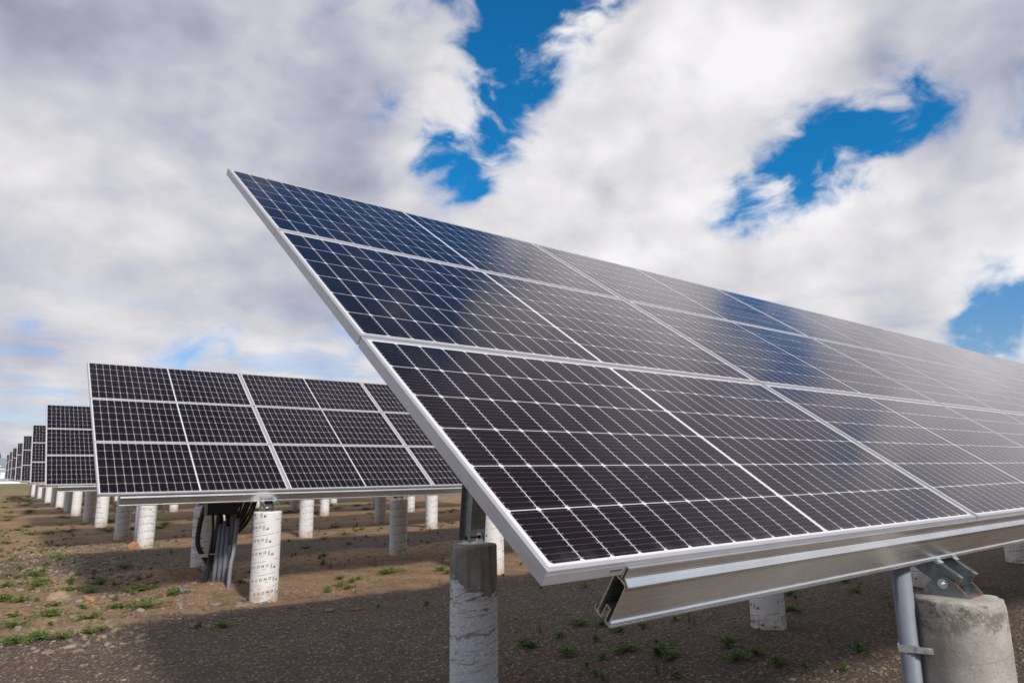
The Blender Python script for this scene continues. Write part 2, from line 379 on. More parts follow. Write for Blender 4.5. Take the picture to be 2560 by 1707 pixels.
def mat_soil():
    m, t, b = material('dirt_and_gravel')
    c = t.coord()
    s = t.sep(c)
    n0 = t.noise(c, 0.55, 5); n1 = t.noise(c, 2.2, 6); n2 = t.noise(c, 13, 6, 0.65); n3 = t.noise(c, 55, 4, 0.7)
    dirt = t.mix(t.mr(n1, 0.3, 0.7), (0.150, 0.088, 0.047), (0.320, 0.203, 0.118))
    dirt = t.mix(t.mr(n2, 0.35, 0.72, 0, 0.7), dirt, (0.40, 0.285, 0.185))
    dirt = t.mix(t.mr(n3, 0.50, 0.72, 0, 0.6), dirt, (0.095, 0.065, 0.045))
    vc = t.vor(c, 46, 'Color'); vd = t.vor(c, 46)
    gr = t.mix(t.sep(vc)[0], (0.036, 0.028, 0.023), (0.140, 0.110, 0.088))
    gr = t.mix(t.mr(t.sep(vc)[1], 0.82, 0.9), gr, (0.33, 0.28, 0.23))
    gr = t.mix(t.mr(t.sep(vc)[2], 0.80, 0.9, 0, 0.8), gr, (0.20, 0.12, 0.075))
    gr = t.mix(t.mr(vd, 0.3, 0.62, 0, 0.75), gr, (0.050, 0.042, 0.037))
    # a track of grey gravel runs along the lane between the rows
    lane = t.m('FRACT', t.m('DIVIDE', t.m('ADD', s[1], t.m('MULTIPLY', t.m('SUBTRACT', n0, 0.5), 2.4)), 7.7))
    lane = t.m('MULTIPLY', t.mr(lane, 0.50, 0.62), t.mr(lane, 0.93, 1.0, 1.0, 0.0))
    lane = t.m('MULTIPLY', lane, t.mr(s[1], 9.0, 22.0, 1.0, 0.35))
    lane = t.m('MAXIMUM', lane, t.m('MULTIPLY', t.mr(s[1], 6.4, 4.6), 0.80))  # gravel also covers the near strip, weighted up to paint deeper shade there
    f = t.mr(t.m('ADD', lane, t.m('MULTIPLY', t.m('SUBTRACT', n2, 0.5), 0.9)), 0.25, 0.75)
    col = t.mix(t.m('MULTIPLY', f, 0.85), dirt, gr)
    moss = t.mr(t.noise(c, 0.9, 6, 0.65), 0.50, 0.70, 0, 0.45)
    moss = t.m('MULTIPLY', moss, t.m('MAXIMUM', t.mr(s[1], 8, 30, 0.2, 1.0), t.m('MULTIPLY', t.mr(s[0], 1.5, 0.0), t.mr(s[1], 5.5, 8.0, 0.0, 0.8))))
    col = t.mix(moss, col, (0.085, 0.105, 0.03))
    far = t.mr(s[1], 60, 140)
    col = t.mix(far, col, t.mix(t.mr(n0, 0.4, 0.6), (0.13, 0.15, 0.05), (0.23, 0.19, 0.10)))
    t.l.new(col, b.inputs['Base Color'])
    b.inputs['Roughness'].default_value = 0.95
    b.inputs['Specular IOR Level'].default_value = 0.2
    hgt = t.m('ADD', t.m('MULTIPLY', n2, 0.7), t.m('ADD', t.m('MULTIPLY', n3, 0.5), t.m('MULTIPLY', t.m('SUBTRACT', 1.0, vd), 0.45)))
    t.l.new(t.bump(hgt, 0.9, 0.022), b.inputs['Normal'])
    return m
M['soil'] = mat_soil()

def mat_stone(name, ca, cb, cc_):
    m, t, b = material(name)
    g = t.n.new('ShaderNodeNewGeometry')
    r = g.outputs['Random Per Island']
    col = t.mix(r, ca, cb)
    col = t.mix(t.mr(t.m('FRACT', t.m('MULTIPLY', r, 17.3)), 0.7, 0.9), col, cc_)
    n = t.noise(t.coord(), 60, 4)
    col = t.mix(t.mr(n, 0.3, 0.7, 0, 0.4), col, (0.16, 0.13, 0.10))
    t.l.new(col, b.inputs['Base Color']); b.inputs['Roughness'].default_value = 0.85
    return m
M['pebble'] = mat_stone('pebbles', (0.10, 0.072, 0.052), (0.27, 0.19, 0.125), (0.27, 0.235, 0.20))
M['rock'] = mat_stone('tan_rock', (0.36, 0.25, 0.16), (0.36, 0.25, 0.16), (0.36, 0.25, 0.16))
M['rock_orange'] = mat_stone('orange_rock', (0.42, 0.20, 0.085), (0.42, 0.20, 0.085), (0.42, 0.2, 0.085))
M['rock_grey'] = mat_stone('grey_rock', (0.25, 0.25, 0.26), (0.25, 0.25, 0.26), (0.25, 0.25, 0.26))

def mat_leaf(name, ca, cb, cc_):
    m, t, b = material(name)
    g = t.n.new('ShaderNodeNewGeometry'); r = g.outputs['Random Per Island']
    col = t.mix(r, ca, cb)
    col = t.mix(t.mr(t.m('FRACT', t.m('MULTIPLY', r, 13.7)), 0.78, 0.9), col, cc_)
    t.l.new(col, b.inputs['Base Color']); b.inputs['Roughness'].default_value = 0.55
    b.inputs['Subsurface Weight'].default_value = 0.0
    tr = t.n.new('ShaderNodeBsdfTranslucent'); t.l.new(col, tr.inputs['Color'])
    mx = t.n.new('ShaderNodeMixShader'); mx.inputs[0].default_value = 0.28
    t.l.new(b.outputs[0], mx.inputs[1]); t.l.new(tr.outputs[0], mx.inputs[2])
    t.l.new(mx.outputs[0], t.n['Material Output'].inputs[0])
    return m
M['leaf'] = mat_leaf('weed_leaves', (0.045, 0.105, 0.014), (0.135, 0.225, 0.030), (0.22, 0.22, 0.05))
M['leaf_dry'] = mat_leaf('dry_weed_leaves', (0.12, 0.13, 0.03), (0.22, 0.21, 0.06), (0.25, 0.17, 0.07))
M['crown'] = mat_leaf('autumn_foliage', (0.045, 0.075, 0.02), (0.10, 0.11, 0.025), (0.20, 0.10, 0.025))
M['bark'] = simple('bark', (0.11, 0.085, 0.06), 0.9, var=0.3)
M['siding'] = simple('grey_blue_siding', (0.26, 0.32, 0.40), 0.6, var=0.08)
M['trim'] = simple('white_trim', (0.78, 0.78, 0.78), 0.6)
M['window'] = simple('dark_window_glass', (0.03, 0.035, 0.045), 0.1)
M['roof'] = simple('grey_roofing', (0.20, 0.24, 0.29), 0.6, var=0.1)

# ------------------------------------------------------------------ mesh builder
class MB:
    def __init__(self):
        self.v = []; self.f = []; self.uv = {}; self.mi = []; self.sm = []
    def face(self, idx, uv=None, mi=0, smooth=False):
        if uv is not None: self.uv[len(self.f)] = uv
        self.f.append(idx); self.mi.append(mi); self.sm.append(smooth)
    def verts(self, pts):
        b = len(self.v); self.v += [tuple(p) for p in pts]; return b
    def box(self, a, b, mi=0):
        x0, y0, z0 = a; x1, y1, z1 = b
        k = self.verts([(x0,y0,z0),(x1,y0,z0),(x1,y1,z0),(x0,y1,z0),(x0,y0,z1),(x1,y0,z1),(x1,y1,z1),(x0,y1,z1)])
        for q in ((3,2,1,0),(4,5,6,7),(0,1,5,4),(1,2,6,5),(2,3,7,6),(3,0,4,7)):
            self.face([k+i for i in q], mi=mi)
    def prism(self, poly, fn, a, b, mi=0, smooth=False):
        """extrude a closed 2D polygon from parameter a to b; fn(p, t) gives the 3D point"""
        n = len(poly)
        k = self.verts([fn(p, a) for p in poly] + [fn(p, b) for p in poly])
        for i in range(n):
            j = (i+1) % n
            self.face([k+i, k+j, k+n+j, k+n+i], mi=mi, smooth=smooth)
        self.face([k+i for i in range(n)][::-1], mi=mi)
        self.face([k+n+i for i in range(n)], mi=mi)
    def tube(self, pts, r, seg=10, caps=True, mi=0):
        pts = [Vector(p) for p in pts]
        rings = []
        up = None
        for i, p in enumerate(pts):
            d = (pts[min(i+1, len(pts)-1)] - pts[max(i-1, 0)]).normalized()
            if up is None:
                up = d.orthogonal().normalized()
            else:
                up = (up - d*up.dot(d)).normalized()
            s = d.cross(up)
            rr = r[i] if isinstance(r, (list, tuple)) else r
            rings.append(self.verts([p + up*(rr*math.cos(2*math.pi*k/seg)) + s*(rr*math.sin(2*math.pi*k/seg)) for k in range(seg)]))
        for a, b in zip(rings, rings[1:]):
            for k in range(seg):
                j = (k+1) % seg
                self.face([a+k, a+j, b+j, b+k], mi=mi, smooth=True)
        if caps:
            self.face([rings[0]+k for k in range(seg)][::-1], mi=mi)
            self.face([rings[-1]+k for k in range(seg)], mi=mi)
    def cyl(self, p0, p1, r, seg=16, mi=0):
        self.tube([p0, p1], r, seg, True, mi)
    def mesh(self, name, mats):
        me = bpy.data.meshes.new(name)
        me.from_pydata(self.v, [], self.f)
        for m in (mats if isinstance(mats, (list, tuple)) else [mats]): me.materials.append(m)
        me.polygons.foreach_set('material_index', self.mi)
        me.polygons.foreach_set('use_smooth', self.sm)
        if self.uv:
            l = me.uv_layers.new(name='uv')
            for pi, uv in self.uv.items():
                for li, c in zip(me.polygons[pi].loop_indices, uv): l.data[li].uv = c
        me.update()
        return me

def put(name, me, parent=None, loc=(0,0,0), rot=(0,0,0)):
    o = bpy.data.objects.new(name, me); COL.objects.link(o)
    o.location = loc; o.rotation_euler = rot
    if parent: o.parent = parent
    return o
def tag(o, label, cat, group=None, kind=None):
    if label: o['label'] = label
    if cat: o['category'] = cat
    if group: o['group'] = group
    if kind: o['kind'] = kind
    return o
def empty(name, loc, label, cat, group=None):
    o = bpy.data.objects.new(name, None); COL.objects.link(o); o.location = loc
    o.empty_display_size = 0.2
    return tag(o, label, cat, group)

# ------------------------------------------------------------------ ground
def mound(x, y):
    h = 0.0
    for cx, cy, sx, sy, a in ((1.50, 10.15, 0.45, 0.40, 0.22), (1.75, 9.0, 0.40, 0.30, 0.07), (1.2, 9.1, 0.9, 0.45, 0.04),
                              (2.5, 10.0, 0.5, 0.5, 0.03), (0.2, 15.6, 1.2, 0.4, 0.03), (5.2, 16.3, 0.7, 0.6, 0.05),
                              (5.6, 5.2, 1.6, 0.5, 0.03), (-0.4, 10.5, 0.7, 1.2, 0.03)):
        h += a*math.exp(-((x-cx)/sx)**2 - ((y-cy)/sy)**2)
    return h
def base_z(y):
    if y < 50: return -1.34 + 0.006*y
    return -1.04 + (min(y, 300) - 50)*0.0029
def ground_z(x, y):
    z = base_z(y)
    if -30 < x < 60 and -20 < y < 90:
        z += mound(x, y)
        z += (noise.noise(Vector((x*0.5, y*0.5, 0.3)))*0.035 + noise.noise(Vector((x*1.7, y*1.7, 3.1)))*0.018
              + noise.noise(Vector((x*6, y*6, 7.7)))*0.008)
    return z
xs = np.concatenate([[-900,-400,-150,-60,-30,-15,-8,-5], np.arange(-3.5, 8, 0.07), np.arange(8, 18, 0.25), [20,24,30,40,60,100,200,400,900]])
ys = np.concatenate([[-300,-80,-20,-6,-2], np.arange(0.5, 13, 0.07), np.arange(13, 24, 0.16), np.arange(24, 64, 0.6), [66,72,80,95,120,160,220,300,500,900,1800]])
nx, ny = len(xs), len(ys)
gv = [(float(x), float(y), ground_z(float(x), float(y))) for y in ys for x in xs]
gf = [(j*nx+i, j*nx+i+1, (j+1)*nx+i+1, (j+1)*nx+i) for j in range(ny-1) for i in range(nx-1)]
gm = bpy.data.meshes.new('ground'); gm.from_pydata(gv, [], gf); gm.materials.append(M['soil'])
gm.polygons.foreach_set('use_smooth', [True]*len(gf))
tag(put('ground', gm), None, None, kind='structure')

# loose gravel and pebbles lying on the dirt: one object
def ico():
    t = (1+5**.5)/2
    v = np.array([(-1,t,0),(1,t,0),(-1,-t,0),(1,-t,0),(0,-1,t),(0,1,t),(0,-1,-t),(0,1,-t),(t,0,-1),(t,0,1),(-t,0,-1),(-t,0,1)], float)
    v /= np.linalg.norm(v[0])
    f = np.array([(0,11,5),(0,5,1),(0,1,7),(0,7,10),(0,10,11),(1,5,9),(5,11,4),(11,10,2),(10,7,6),(7,1,8),(3,9,4),(3,4,2),(3,2,6),(3,6,8),(3,8,9),(4,9,5),(2,4,11),(6,2,10),(8,6,7),(9,8,1)])
    return v, f
IV, IF = ico()
def stones(n, sampler, smin, smax, name, mat):
    V = np.zeros((n, 12, 3)); k = 0
    while k < n:
        x, y = sampler()
        s = smin*(smax/smin)**(random.random()**2.2)
        a = random.random()*6.283; ca, sa = math.cos(a), math.sin(a)
        sc = np.array([random.uniform(.7,1.3), random.uniform(.6,1.0), random.uniform(.35,.7)])*s
        v = IV*(1+rng.uniform(-.22,.22,(12,1)))*sc
        V[k,:,0] = x + v[:,0]*ca - v[:,1]*sa
        V[k,:,1] = y + v[:,0]*sa + v[:,1]*ca
        V[k,:,2] = ground_z(x, y) + v[:,2] + sc[2]*0.25
        k += 1
    F = (IF[None] + (np.arange(n)*12)[:,None,None]).reshape(-1, 3)
    me = bpy.data.meshes.new(name)
    me.from_pydata(V.reshape(-1,3).tolist(), [], F.tolist()); me.materials.append(mat)
    return put(name, me)
def samp_near():
    while True:
        x = random.uniform(-1.6, 9.5); y = 1.0 + 12*random.random()**1.3
        d = math.hypot(x+.86, y+1.03)
        if random.random() < min(1, (4.5/d)**1.2): return x, y
def samp_left():
    while True:
        x = random.gauss(0.3, 1.0); y = random.uniform(6.3, 18)
        if -2 < x < 3.2: return x, y
tag(stones(17000, samp_near, .006, .026, 'gravel', M['pebble']), None, None, kind='stuff')
tag(stones(4200, samp_left, .010, .060, 'loose_stones', M['pebble']), None, None, kind='stuff')

# ------------------------------------------------------------------ solar arrays
TH = math.radians(35.02)
SV = Vector((0, math.cos(TH), math.sin(TH))); NV = Vector((0, -math.sin(TH), math.cos(TH)))
def T(u, v, n): return Vector((u, 0, 0)) + SV*v + NV*n
def vn(p, u): return T(u, p[0], p[1])
GAPU, GAPV = 0.020, 0.016
PU, PV = PWm + GAPU, PHm + GAPV
NCOL = 8
LEN = NCOL*PU - GAPU

def frame_mesh():
    b = MB()
    prof = [(0,-.035),(0,-.0105),(.0007,-.0100),(.0007,-.0090),(0,-.0085),(0,-.0066),(.0005,-.0062),(0,-.0058),(0,-.0010),(.0010,0),(.0105,0),(.0110,-.0005),(.0110,-.0070),(.0025,-.0075),(.0025,-.0330),(.024,-.0330),(.024,-.035)]
    n = len(prof); rings = []
    for cx, cy, sx, sy in ((0,0,1,1),(PWm,0,-1,1),(PWm,PHm,-1,-1),(0,PHm,1,-1)):
        rings.append(b.verts([(cx+sx*d, cy+sy*d, z) for d, z in prof]))
    for i in range(4):
        p, q = rings[i], rings[(i+1) % 4]
        for k in range(n):
            j = (k+1) % n
            b.face([p+k, p+j, q+j, q+k][::-1])
    return b.mesh('panel_frame', M['frame'])
def sheet_mesh():
    b = MB(); d = .0095; z1, z0 = -.0020, -.0066
    k = b.verts([(d,d,z1),(PWm-d,d,z1),(PWm-d,PHm-d,z1),(d,PHm-d,z1),(d,d,z0),(PWm-d,d,z0),(PWm-d,PHm-d,z0),(d,PHm-d,z0)])
    b.face([k,k+1,k+2,k+3], uv=[(d,d),(PWm-d,d),(PWm-d,PHm-d),(d,PHm-d)])
    b.face([k+7,k+6,k+5,k+4], mi=1)
    for q in ((0,1,5,4),(1,2,6,5),(2,3,7,6),(3,0,4,7)): b.face([k+i for i in q][::-1], mi=1)
    return b.mesh('cell_sheet', [M['cells'], M['back']])
ME_frame, ME_sheet = frame_mesh(), sheet_mesh()

def quads_mesh(name, quads, u0, u1, mat):
    b = MB()
    for q in quads: b.prism(q, vn, u0, u1)
    return b.mesh(name, mat)
def R(v0, n0, v1, n1): return [(v0,n0),(v1,n0),(v1,n1),(v0,n1)]
# box rail under the lowest panels, open at its end, with a lipped channel that holds the panel edge
front_rail = [
    [(-.0015,-.0125),(-.0040,-.0105),(-.0040,-.0400),(-.0015,-.0400)],
    [(-.0040,-.0105),(-.0095,-.0108),(-.0110,-.0135),(-.0080,-.0140),(-.0065,-.0130),(-.0040,-.0130)],
    [(-.0082,-.0138),(-.0110,-.0133),(-.0118,-.0365),(-.0090,-.0375)],
    [(-.0090,-.0372),(-.0118,-.0362),(-.0285,-.0452),(-.0290,-.0482),(-.0268,-.0485)],
    R(-.0175,-.0490,-.0060,-.0440), R(-.0200,-.0520,-.0172,-.0470),
    [(-.0225,-.0515),(-.0195,-.0515),(-.0215,-.1400),(-.0245,-.1400)],
    [(-.0215,-.1385),(-.0250,-.1380),(-.0290,-.1405),(-.0290,-.1440),(-.0215,-.1448)],
    [(-.0215,-.1450),(-.0270,-.1450),(-.0270,-.1466),(-.0215,-.1466)],
    [(-.0110,-.1468),(-.0315,-.1468),(-.0315,-.1512),(-.0110,-.1512)],
    R(-.0130,-.1466,-.0104,-.1195), R(-.0130,-.1193,.0034,-.1169), R(.0010,-.1466,.0034,-.1195),
    [(.0008,-.1468),(.0250,-.1468),(.0250,-.1512),(.0008,-.1512)],
    R(.0150,-.1466,.0178,-.0480), R(-.0060,-.0478,.0178,-.0452), R(.0250,-.1470,.0275,-.1390),
]
mid_rail = [
    R(.0012,-.0062,.0148,-.0045), R(.0060,-.0360,.0100,-.0064), R(-.012,-.0395,.028,-.0362),
    R(-.012,-.1480,-.0095,-.0397), R(.0255,-.1480,.028,-.0397), R(-.018,-.1512,.034,-.1482),
]
V_rows = [0.0, PV, 2*PV]
ME_front = quads_mesh('front_rail', front_rail, 0.22, LEN-0.15, M['rail'])
def mid_mesh():
    b = MB()
    for i, q in enumerate(mid_rail): b.prism(q, vn, 0.005 if i < 2 else 0.24, LEN-0.01)
    return b.mesh('mid_rail', M['rail'])
ME_mid = mid_mesh()
ME_top = quads_mesh('top_rail', [R(.0005,-.0365,.0040,-.004), R(-.020,-.0395,.0040,-.0367), R(-.020,-.148,-.0175,-.0397), R(.0015,-.148,.004,-.0397), R(-.026,-.1512,.010,-.1482)], 0.26, LEN-0.15, M['rail'])
def strip_mesh():
    b = MB()
    for v in V_rows:
        k = [T(*p) for p in ((-GAPU+.0012, v+.002, -.0045), (-.0012, v+.002, -.0045), (-.0012, v+PHm-.002, -.0045), (-GAPU+.0012, v+PHm-.002, -.0045))]
        lo = [p - NV*.012 for p in k]
        i = b.verts(k+lo)
        for q in ((0,1,2,3),(7,6,5,4),(0,4,5,1),(1,5,6,2),(2,6,7,3),(3,7,4,0)): b.face([i+a for a in q])
    return b.mesh('joint_strip', M['frame'])
ME_strip = strip_mesh()

U_POST = [1.93, 5.43, 8.95, 12.45, 15.95]      # foreground array
U_BACK = [1.86, 5.31, 8.79, 12.28, 15.78]      # the arrays behind it
# rafter: open-topped channel running up the slope beneath the rails
def rafter_mesh():
    b = MB()
    n0, n1, hw, th = -.1530, -.2250, .058, .0035
    v0, v1 = -.118, 3.42
    def slope(p, v): return T(p[0], v, p[1])
    for sgn in (-1, 1):
        # side wall, with the lower end cut back in a curve
        side = [(v0, n0), (v1, n0), (v1, n1), (-.090, n1), (-.108, n1+.010), (v0-.004, n1+.032)]
        b.prism(side, lambda p, u: T(u, p[0], p[1]), sgn*hw, sgn*(hw-th))
        b.prism([(sgn*hw, n0), (sgn*(hw+.020), n0), (sgn*(hw+.020), n0-.0035), (sgn*hw, n0-.0035)], slope, v0-.002, v1)
        # black strip laid on the flange, standing in for its shaded slot
        b.prism([(sgn*(hw+.007), n0+.0009), (sgn*(hw+.012), n0+.0009), (sgn*(hw+.012), n0+.0002), (sgn*(hw+.007), n0+.0002)], slope, v0+.014, v0+.075, mi=1)
    b.prism([(-hw+th, n1), (hw-th, n1), (hw-th, n1+th), (-hw+th, n1+th)], slope, -.088, v1)
    return b.mesh('rafter', [M['zinc'], M['black']])
ME_rafter = rafter_mesh()
def clamp_mesh(sgn):
    b = MB()
    if True:
        c = sgn*.068
        b.prism([(-.047,-.1522),(-.030,-.1522),(-.030,-.1470),(-.026,-.1430),(-.0335,-.1430),(-.0345,-.1478),(-.047,-.1490)], lambda p, u: T(u, p[0], p[1]), c-.016, c+.016)
        b.prism([(-.047,-.1522),(-.028,-.1522),(-.028,-.1600),(-.041,-.1600)], lambda p, u: T(u, p[0], p[1]), c-.013, c+.013)
    return b.mesh('rail_clamp', M['steel'])
ME_clamp = [clamp_mesh(-1), clamp_mesh(1)]
def hinge_mesh():
    b = MB(); hw, th = .066, .006
    pol = [(-.022,-.2640),(.122,-.2640),(.126,-.2560),(.120,-.2440),(.086,-.2080),(.070,-.1975),(.053,-.1945),(.036,-.1985),(.022,-.2080),(-.018,-.2540)]
    for sgn in (-1, 1):
        a, c = (sgn*hw, sgn*(hw-th))
        n = len(pol)
        k = b.verts([(a, y, z) for y, z in pol] + [(c, y, z) for y, z in pol])
        for i in range(n):
            j = (i+1) % n
            b.face([k+i, k+j, k+n+j, k+n+i], mi=(1 if i in (0, 8, 9) else 0))
        b.face([k+i for i in range(n)]); b.face([k+n+i for i in range(n)])
    b.box((-hw+th, -.0215, -.2638), (hw-th, .1215, -.2585))
    b.box((-hw+th, -.0240, -.2636), (hw-th, -.0216, -.2587), mi=1)
    return b.mesh('hinge_bracket', [M['zinc'], M['rust']])
ME_hinge = hinge_mesh()
def bolt_mesh(y, z, hw):
    b = MB()
    for sgn in (-1, 1):
        b.cyl((sgn*(hw-.002), y, z), (sgn*(hw+.0035), y, z), .0165, 24)
        b.cyl((sgn*(hw+.0030), y, z), (sgn*(hw+.0125), y, z), .0105, 6)
        b.cyl((sgn*(hw+.0120), y, z), (sgn*(hw+.0175), y, z), .0055, 12)
    b.cyl((-hw+.004, y, z), (hw-.004, y, z), .006, 10)
    return b.mesh('bolt', M['steel'])
ME_bolt = bolt_mesh(.055, -.2205, .066)
Y_REAR, Z_REAR = 3.10, -.300
def strut_mesh():
    b = MB(); th = .004
    p0, p1 = Vector((0, Y_REAR, Z_REAR+.035)), Vector((0, 2.86, 1.74))
    ax = (p1-p0).normalized(); fy = Vector((0, -ax.z, ax.y)).normalized()   # towards the front
    def at(p, t): return p0 + ax*t + Vector((p[0], 0, 0)) + fy*p[1]
    L = (p1-p0).length
    for sgn in (-1, 1):
        b.prism([(sgn*.062, .050), (sgn*.062, -.050), (sgn*(.062-th), -.050), (sgn*(.062-th), .050)], at, -.012, L)
        b.prism([(sgn*.062, -.050), (sgn*.092, -.050), (sgn*.092, -.046), (sgn*.062, -.046)], at, -.012, L)
    b.prism([(-.0578, .050), (.0578, .050), (.0578, .046), (-.0578, .046)], at, .075, L)
    return b.mesh('strut', M['zinc'])
ME_strut = strut_mesh()
def foot_mesh():
    b = MB()
    y, z = Y_REAR, Z_REAR
    b.box((-.078, y-.075, z-.001), (.078, y+.075, z+.006))
    for sgn in (-1, 1):
        x0, x1 = sgn*.056, sgn*.051
        pol = [(y-.052, z+.0062), (y+.052, z+.0062), (y+.030, z+.058), (y+.014, z+.072), (y-.014, z+.072), (y-.030, z+.058)]
        b.prism(pol, lambda p, u: Vector((u, p[0], p[1])), x0, x1)
    return b.mesh('foot_bracket', M['steel'])
ME_foot = foot_mesh()
def foot_bolt_mesh():
    b = MB()
    for sgn in (-1, 1):
        b.cyl((sgn*.0610, Y_REAR, Z_REAR+.046), (sgn*.0700, Y_REAR, Z_REAR+.046), .014, 6)
        b.cyl((sgn*.040, Y_REAR, Z_REAR+.046), (sgn*.0500, Y_REAR, Z_REAR+.046), .014, 6)
    b.cyl((-.05, Y_REAR, Z_REAR+.046), (.05, Y_REAR, Z_REAR+.046), .006, 8)
    return b.mesh('bolt', M['black'])
ME_fbolt = foot_bolt_mesh()

ARR_LABEL = [
    'large solar array filling the foreground, its dark panels mirroring cloud and blue sky',
    'second solar array from the front, cables and grey conduits hanging beneath it',
    'third solar array from the front, part of one panel column showing at left',
    'fourth solar array from the front, a narrow slice showing left of the third array',
    'fifth solar array from the front, narrow slice in the receding line at left',
    'sixth solar array from the front, thin slice of cells in the receding line at left',
    'seventh solar array from the front, small thin slice in the receding line at left',
    'eighth solar array from the front, second farthest thin sliver at the left',
    'ninth and farthest solar array, the tiny last sliver nearest the grey and white building']
ARR_POS = [(0.0, 0.0, 0.0), (0.136, 7.706, 0.03), (0.10, 15.35, 0.098), (0.19, 22.98, 0.125), (0.23, 30.55, 0.176),
           (0.28, 38.45, 0.225), (0.30, 46.3, 0.285), (0.33, 54.0, 0.33), (0.34, 61.8, 0.36)]
GROUND_DROP = 1.34
def build_array():
    root = empty('solar_array', (0, 0, 0), None, 'solar array', 'rows of tilted solar arrays on concrete posts')
    base = Vector((0, 0, GROUND_DROP))
    first = None
    for r in range(3):
        for c in range(NCOL):
            p = put('solar_panel', ME_frame, root, base + T(c*PU, V_rows[r], 0), (TH, 0, 0))
            put('cell_sheet', ME_sheet, p)
            if first is None: first = p
    put('rail', ME_front, root, base)
    for v in (PHm, PHm+PV): put('rail', ME_mid, root, base + T(0, v, 0))
    put('rail', ME_top, root, base + T(0, PHm+2*PV, 0))
    for c in range(1, NCOL): put('joint_strip', ME_strip, root, base + T(c*PU, 0, 0))
    for u in U_POST:
        o = base + Vector((u, 0, 0))
        rf = put('rafter', ME_rafter, root, o)
        put('rail_clamp', ME_clamp[0], rf); put('rail_clamp', ME_clamp[1], rf)
        h = put('hinge_bracket', ME_hinge, root, o); put('bolt', ME_bolt, h)
        put('strut', ME_strut, root, o)
        f = put('foot_bracket', ME_foot, root, o); put('bolt', ME_fbolt, f)
    return root, first
def copy_tree(o, parent=None):
    c = o.copy(); COL.objects.link(c)
    if parent: c.parent = parent
    for ch in list(o.children): copy_tree(ch, c)
    return c
proto, first_panel = build_array()
arrays = [proto] + [copy_tree(proto) for _ in range(8)]
for a, (x, y, z), l in zip(arrays, ARR_POS, ARR_LABEL):
    a.location = (x, y, z - GROUND_DROP); a['label'] = l
    if a is not proto:
        for ch in a.children:
            if ch.name.split('.')[0] in ('rafter', 'strut', 'hinge_bracket', 'foot_bracket'):
                k = min(range(5), key=lambda i: abs(U_POST[i]-ch.location.x)); ch.location.x = U_BACK[k]
# small maker's sticker on the lower edge of the nearest panel
b = MB(); b.box((.178, -.0006, -.0290), (.212, .0002, -.0175)); b.box((.1785, -.0010, -.0225), (.2115, -.0004, -.0180), mi=1)
put('sticker', b.mesh('sticker', [M['ink_pale'], simple('green_sticker', (0.05, 0.09, 0.07), 0.5)]), first_panel)

# ------------------------------------------------------------------ concrete posts
def post_mesh(top, mat, rough_rim=0.0, r=RP):
    """cylinder with its base 0.35 m under the ground; top is the height above ground"""
    b = MB(); seg = 64
    zs = [-.35, 0, .1, .3, .5, .7] + [top-.08, top-.04, top-.018, top-.006, top]
    rr = [r]*6 + [r, r, r, r-.001, r-.006 if not rough_rim else r-.005]
    rings = []
    for z, ra in zip(zs, rr):
        pts = []
        for k in range(seg):
            a = 2*math.pi*k/seg; q = ra; zz = z
            if rough_rim and z > top-.05:
                w = (z-(top-.05))/.05
                e = noise.noise(Vector((math.cos(a)*4, math.sin(a)*4, z*30)))
                q -= w*rough_rim*max(0, e+.15)*1.6
                zz -= w*rough_rim*max(0, noise.noise(Vector((math.cos(a)*3, math.sin(a)*3, 5))))*.8
            pts.append((q*math.cos(a), q*math.sin(a), zz))
        rings.append(b.verts(pts))
    for p, q in zip(rings, rings[1:]):
        for k in range(seg):
            j = (k+1) % seg; b.face([p+k, p+j, q+j, q+k], smooth=True)
    inner = b.verts([(.7*r*math.cos(2*math.pi*k/seg), .7*r*math.sin(2*math.pi*k/seg), top+.001) for k in range(seg)])
    for k in range(seg):
        j = (k+1) % seg; b.face([rings[-1]+k, rings[-1]+j, inner+j, inner+k], smooth=True)
    b.face([inner+k for k in range(seg)])
    return b.mesh('post', mat)

# printed lettering wound in a spiral round the paper tube
def letter_polys():
    """flat meshes of the letters, taken from Blender's own built-in font"""
    got = {}
    for ch in 'ECONM':
        cu = bpy.data.curves.new('glyph', 'FONT'); cu.body = ch; cu.size = 1.0; cu.resolution_u = 3; cu.offset = 0.022
        ob = bpy.data.objects.new('glyph', cu); COL.objects.link(ob)
        dg = bpy.context.evaluated_depsgraph_get(); dg.update()
        me = bpy.data.meshes.new_from_object(ob.evaluated_get(dg))
        vs = [(v.co.x, v.co.y) for v in me.vertices]
        x0 = min(v[0] for v in vs); x1 = max(v[0] for v in vs); h = max(v[1] for v in vs)
        got[ch] = ([((x-(x0+x1)/2)/h, y/h) for x, y in vs], [tuple(p.vertices) for p in me.polygons])
        bpy.data.objects.remove(ob); bpy.data.curves.remove(cu); bpy.data.meshes.remove(me)
    return got
GL = letter_polys()
